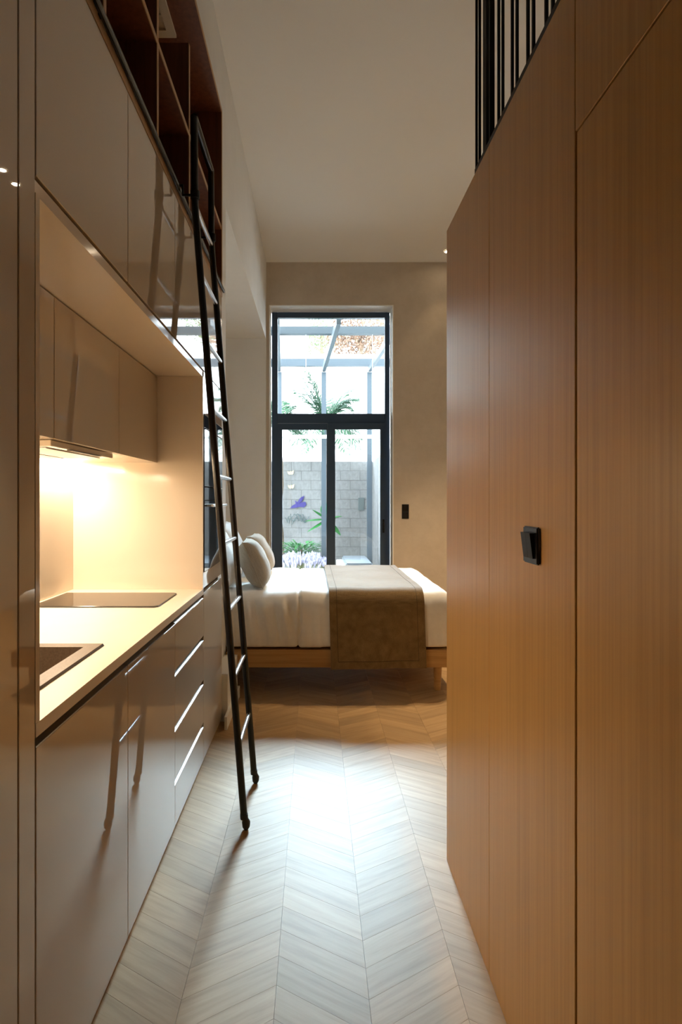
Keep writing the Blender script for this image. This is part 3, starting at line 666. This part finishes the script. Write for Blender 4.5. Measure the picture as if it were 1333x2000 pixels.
for q in range(9):
    x0 = 557 + q * 4.5; a0 = random.uniform(-1, 1)
    MB().tube([P(x0 + 9 * s_ + 2 * math.sin(6 * s_ + q), 1016 + a0 * 6 + 7 * math.sin(5 * s_ + a0 * 3), YW - .03) for s_ in [k / 10 for k in range(11)]], .006, 5).build('wire', M['teal'], t)
# plants
def leafblade(mb, base, dirv, ln, wd, droop, n=5, fold_=.25):
    dirv = Vector(dirv).normalized(); sd = dirv.cross(Vector((0, 0, 1)))
    sd = sd.normalized() if sd.length > .05 else Vector((1, 0, 0))
    vs = []
    for i in range(n + 1):
        s_ = i / n; c = Vector(base) + dirv * ln * s_ - Vector((0, 0, 1)) * droop * s_ * s_; w_ = wd * math.sin(math.pi * min(.97, .08 + .92 * s_)) ** .8
        vs += [c - sd * w_ - Vector((0, 0, fold_ * w_)), c, c + sd * w_ - Vector((0, 0, fold_ * w_))]
    fs = []
    for i in range(n):
        a = i * 3; fs += [(a, a + 1, a + 4, a + 3), (a + 1, a + 2, a + 5, a + 4)]
    mb.add(vs, fs, True)
def palm(loc, crown, fronds, label, seed):
    rnd = random.Random(seed)
    t = thing('palm_tree', loc, label, 'tree')
    base = Vector(loc); top = Vector(crown)
    MB().tube([base.lerp(top, k / 12) + Vector((.02 * math.sin(k), 0, 0)) for k in range(13)], [.09 - .03 * k / 12 + (.012 if k % 2 else 0) for k in range(13)], 10).build('trunk', M['trunk'], t)
    for az, el, ln, dr in fronds:
        dx, dy, dz = math.cos(R(az)) * math.cos(R(el)), math.sin(R(az)) * math.cos(R(el)), math.sin(R(el))
        pts = [top + Vector((dx, dy, dz)) * ln * 1.2 * s_ - Vector((0, 0, dr * 1.1 * s_ * s_)) for s_ in [k / 14 for k in range(15)]]
        mb = MB().tube(pts, [.014 - .011 * k / 14 for k in range(15)], 5)
        for k in range(4, 58):
            s_ = k / 58 * 14; i = min(int(s_), 13); f_ = s_ - i; p = pts[i].lerp(pts[i + 1], f_); tg = (pts[i + 1] - pts[i]).normalized()
            sd = tg.cross(Vector((0, 0, 1)));  sd = sd.normalized() if sd.length > .05 else Vector((1, 0, 0)); upv = sd.cross(tg)
            L_ = .36 * math.sin(math.pi * (.12 + .82 * k / 58)) + .05
            for sg in (-1, 1):
                dd = (sd * sg * .85 + tg * .65 + upv * rnd.uniform(-.1, .35)).normalized(); q = p + dd * L_ - Vector((0, 0, L_ * rnd.uniform(.15, .45)))
                wv = tg * .011; m_ = p.lerp(q, .5) + Vector((0, 0, .02))
                mb.add([p - wv * .6, p + wv * .6, m_ + wv, q, m_ - wv], [(0, 1, 2, 4), (4, 2, 3)], False)
        mb.build('frond', M['leaf'], t, fix=False)
    return t
cr = P(640, 828, 10.95)
palm((cr.x, 10.95, -.03), cr, [(165, 64, 1.1, .15), (150, 58, 1.05, .2), (175, 54, 1.0, .25), (190, 70, 1.05, .1), (170, 72, 1.0, .1), (20, 68, 1.12, .5), (12, 62, 1.1, .6), (40, 62, 1.0, .5), (350, 40, .75, .8), (178, 25, .75, .7), (200, 12, .72, .75), (235, 10, .65, .7), (300, 10, .6, .7), (325, 15, .66, .75), (95, 60, .9, .3), (140, 35, .9, .6), (30, 25, .72, .6), (352, 62, .8, .5)], 'feathery green palm on the patio behind the door mullion', 3)
c0 = P(545, 836, 11.2)
palm((c0.x, 11.2, -.03), tuple(c0), [(355, 22, .62, .62), (5, 12, .5, .45), (350, 58, .55, .3), (20, 66, .6, .2), (150, 50, .7, .4), (190, 40, .7, .6), (90, 70, .7, .2), (220, 20, .7, .6)], 'smaller green palm behind the left jamb of the glazed door', 8)
bl = P(640, 1012, 10.9)
t = thing('banana_plant', (bl.x, 10.9, -.03), 'bright green broad-leaved plant in front of the block wall', 'plant')
MB().tube([(bl.x, 10.9, -.03), (bl.x, 10.92, bl.z)], [.04, .02], 8).build('stem', M['leaf2'], t)
for dx, dz, ln, wd in ((-1, .15, .45, .11), (-1, -.35, .42, .13), (-.6, .6, .42, .11), (.6, .35, .34, .13), (.5, -.4, .34, .14), (-.15, 1, .46, .12)):
    mb = MB(); leafblade(mb, (bl.x, 10.89, bl.z - .02), (dx, -.25, dz), ln, wd, .10, 6); mb.build('leaf', M['leaf2'], t, fix=False)
sh = P(588, 1064, 10.6)
t = thing('leafy_shrub', (sh.x, 10.6, -.03), 'low bright green leafy shrub at the foot of the block wall', 'shrub')
MB().tube([(sh.x, 10.6, -.03), (sh.x, 10.6, sh.z)], .03, 6).build('stem', M['trunk'], t)
rr = random.Random(5); mb = MB()
for q in range(260):
    a = rr.uniform(0, 2 * math.pi); rad = rr.random() ** .5 * .33
    leafblade(mb, (sh.x + rad * math.cos(a), 10.6 + rad * .6 * math.sin(a), sh.z + rr.uniform(-.16, .03)), (math.cos(a), math.sin(a), rr.uniform(.2, 1.2)), rr.uniform(.10, .17), .022, .05, 3)
mb.build('foliage', M['leaf2'], t, fix=False)
lv = P(592, 1075, 10.1)
t = thing('bed_reflection_bush', (lv.x, 10.1, -.03), 'added pale lavender bush standing in for the bed reflected in the glass', 'shrub')  # added stems and tufts imitate the bed's reflection in the glass
mb = MB(); mf = MB(); rr = random.Random(11)
for q in range(420):
    a = rr.uniform(0, 6.283); rad = rr.random() ** .5 * .40; hgt = lv.z * rr.uniform(.75, 1.05) * (1 - .45 * (rad / .4) ** 2)
    p = Vector((lv.x + rad * math.cos(a), 10.1 + rad * .7 * math.sin(a), -.03)); q_ = p + Vector((.12 * math.cos(a), .1 * math.sin(a), hgt))
    mb.add([p + Vector((-.004, 0, 0)), p + Vector((.004, 0, 0)), q_], [(0, 1, 2)])
    for e in range(3):
        c = p.lerp(q_, .82 + e * .08); mf.add([c + Vector((-.016, 0, 0)), c + Vector((0, -.012, -.02)), c + Vector((.016, 0, 0)), c + Vector((0, .012, .035))], [(0, 1, 2, 3)])
mb.build('stems', M['olive'], t, fix=False); mf.build('reflection_tufts', M['lavender'], t, fix=False)
# daybed
a = P(668, 1112, 9.6)
t = thing('patio_daybed', (.70, 9.6, -.03), 'low white framed patio daybed with a dark grey cushion', 'daybed')
box('frame', M['render_white'], .40, .98, 9.0, 10.4, .12, .22, t, bevel=.01)
box('cushion', M['grey_cushion'], .50, .94, 9.06, 10.32, .221, .30, t, bevel=.02, seg=2)
for x in (.43, .92):
    for y in (9.05, 10.3): box('leg', M['render_white'], x, x + .04, y, y + .04, -.03, .1195, t)
# building and trees beyond
t = thing('neighbour_building', (-2.3, 20, -.03), 'white rendered neighbouring building with a dark framed window', 'building')
a, b_ = P(563, 693, 19.9), P(592, 663, 19.9)
MB().box(-6, a.x, 20, 24, -.03, 11).box(b_.x, -.27, 20, 24, -.03, 11).box(a.x, b_.x, 20, 24, -.03, a.z).box(a.x, b_.x, 20, 24, b_.z, 11).build('wall', M['render_white'], t)
wd = MB().box(a.x, a.x + .07, 20.03, 20.1, a.z, b_.z).box(b_.x - .07, b_.x, 20.03, 20.1, a.z, b_.z).box(a.x + .07, b_.x - .07, 20.03, 20.1, b_.z - .07, b_.z).box(a.x + .07, b_.x - .07, 20.03, 20.1, a.z, a.z + .07).build('window', M['vent'], t)
box('pane', M['render_white'], a.x + .07, b_.x - .07, 20.06, 20.07, a.z + .07, b_.z - .07, wd)
t = thing('boundary_wall', (1.2, 17, -.03), 'white rendered boundary wall beyond the patio', 'wall')
zc = P(600, 693, 17).z
box('wall', M['render_white'], .02, 6, 17, 17.3, -.03, zc - .1, t); box('coping', M['render_white'], .0, 6.02, 16.95, 17.35, zc - .0995, zc, t)
def tree(loc, cz, rad, m, label, seed, n):
    rnd = random.Random(seed); t = thing('garden_tree', loc, label, 'tree')
    x, y, z = loc
    tr_ = MB().tube([(x, y, z), (x + .1, y, cz * .5), (x, y, cz)], [.16, .12, .06], 8)
    for q in range(7):
        a = rnd.uniform(0, 6.28); tr_.tube([(x, y, cz - .9 + q * .15), (x + rad * .7 * math.cos(a), y + rad * .5 * math.sin(a), cz + rnd.uniform(-.3, .9) * rad * .6)], [.05, .015], 5)
    tr_.build('trunk', M['trunk'], t); mb = MB()
    for q in range(n):
        v = Vector((rnd.gauss(0, 1), rnd.gauss(0, 1), rnd.gauss(0, 1))).normalized() * rad * rnd.random() ** .4
        c = Vector((x + v.x, y + v.y, cz + v.z * .7)); s_ = rnd.uniform(.05, .10)
        e1 = Vector((rnd.gauss(0, 1), rnd.gauss(0, 1), rnd.gauss(0, 1))).normalized(); e2 = e1.orthogonal().normalized()
        mb.add([c - e1 * s_, c + e2 * s_ * .5, c + e1 * s_, c - e2 * s_ * .5], [(0, 1, 2, 3)])
    o = mb.build('foliage', m, t, fix=False); o['kind'] = 'stuff'
a = P(705, 672, 21); tree((a.x, 21, -.03), a.z + .3, 1.3, M['autumn'], 'russet leaved tree beyond the boundary wall', 2, 2600)
a = P(628, 672, 26.5); tree((a.x, 26.5, -.03), a.z + .4, 1.4, M['olive'], 'pale olive green tree beside the neighbouring building', 4, 1500)
a = P(765, 640, 23); tree((a.x, 23, -.03), a.z + .3, 1.4, M['olive'], 'pale green tree standing behind the russet tree', 6, 1500)
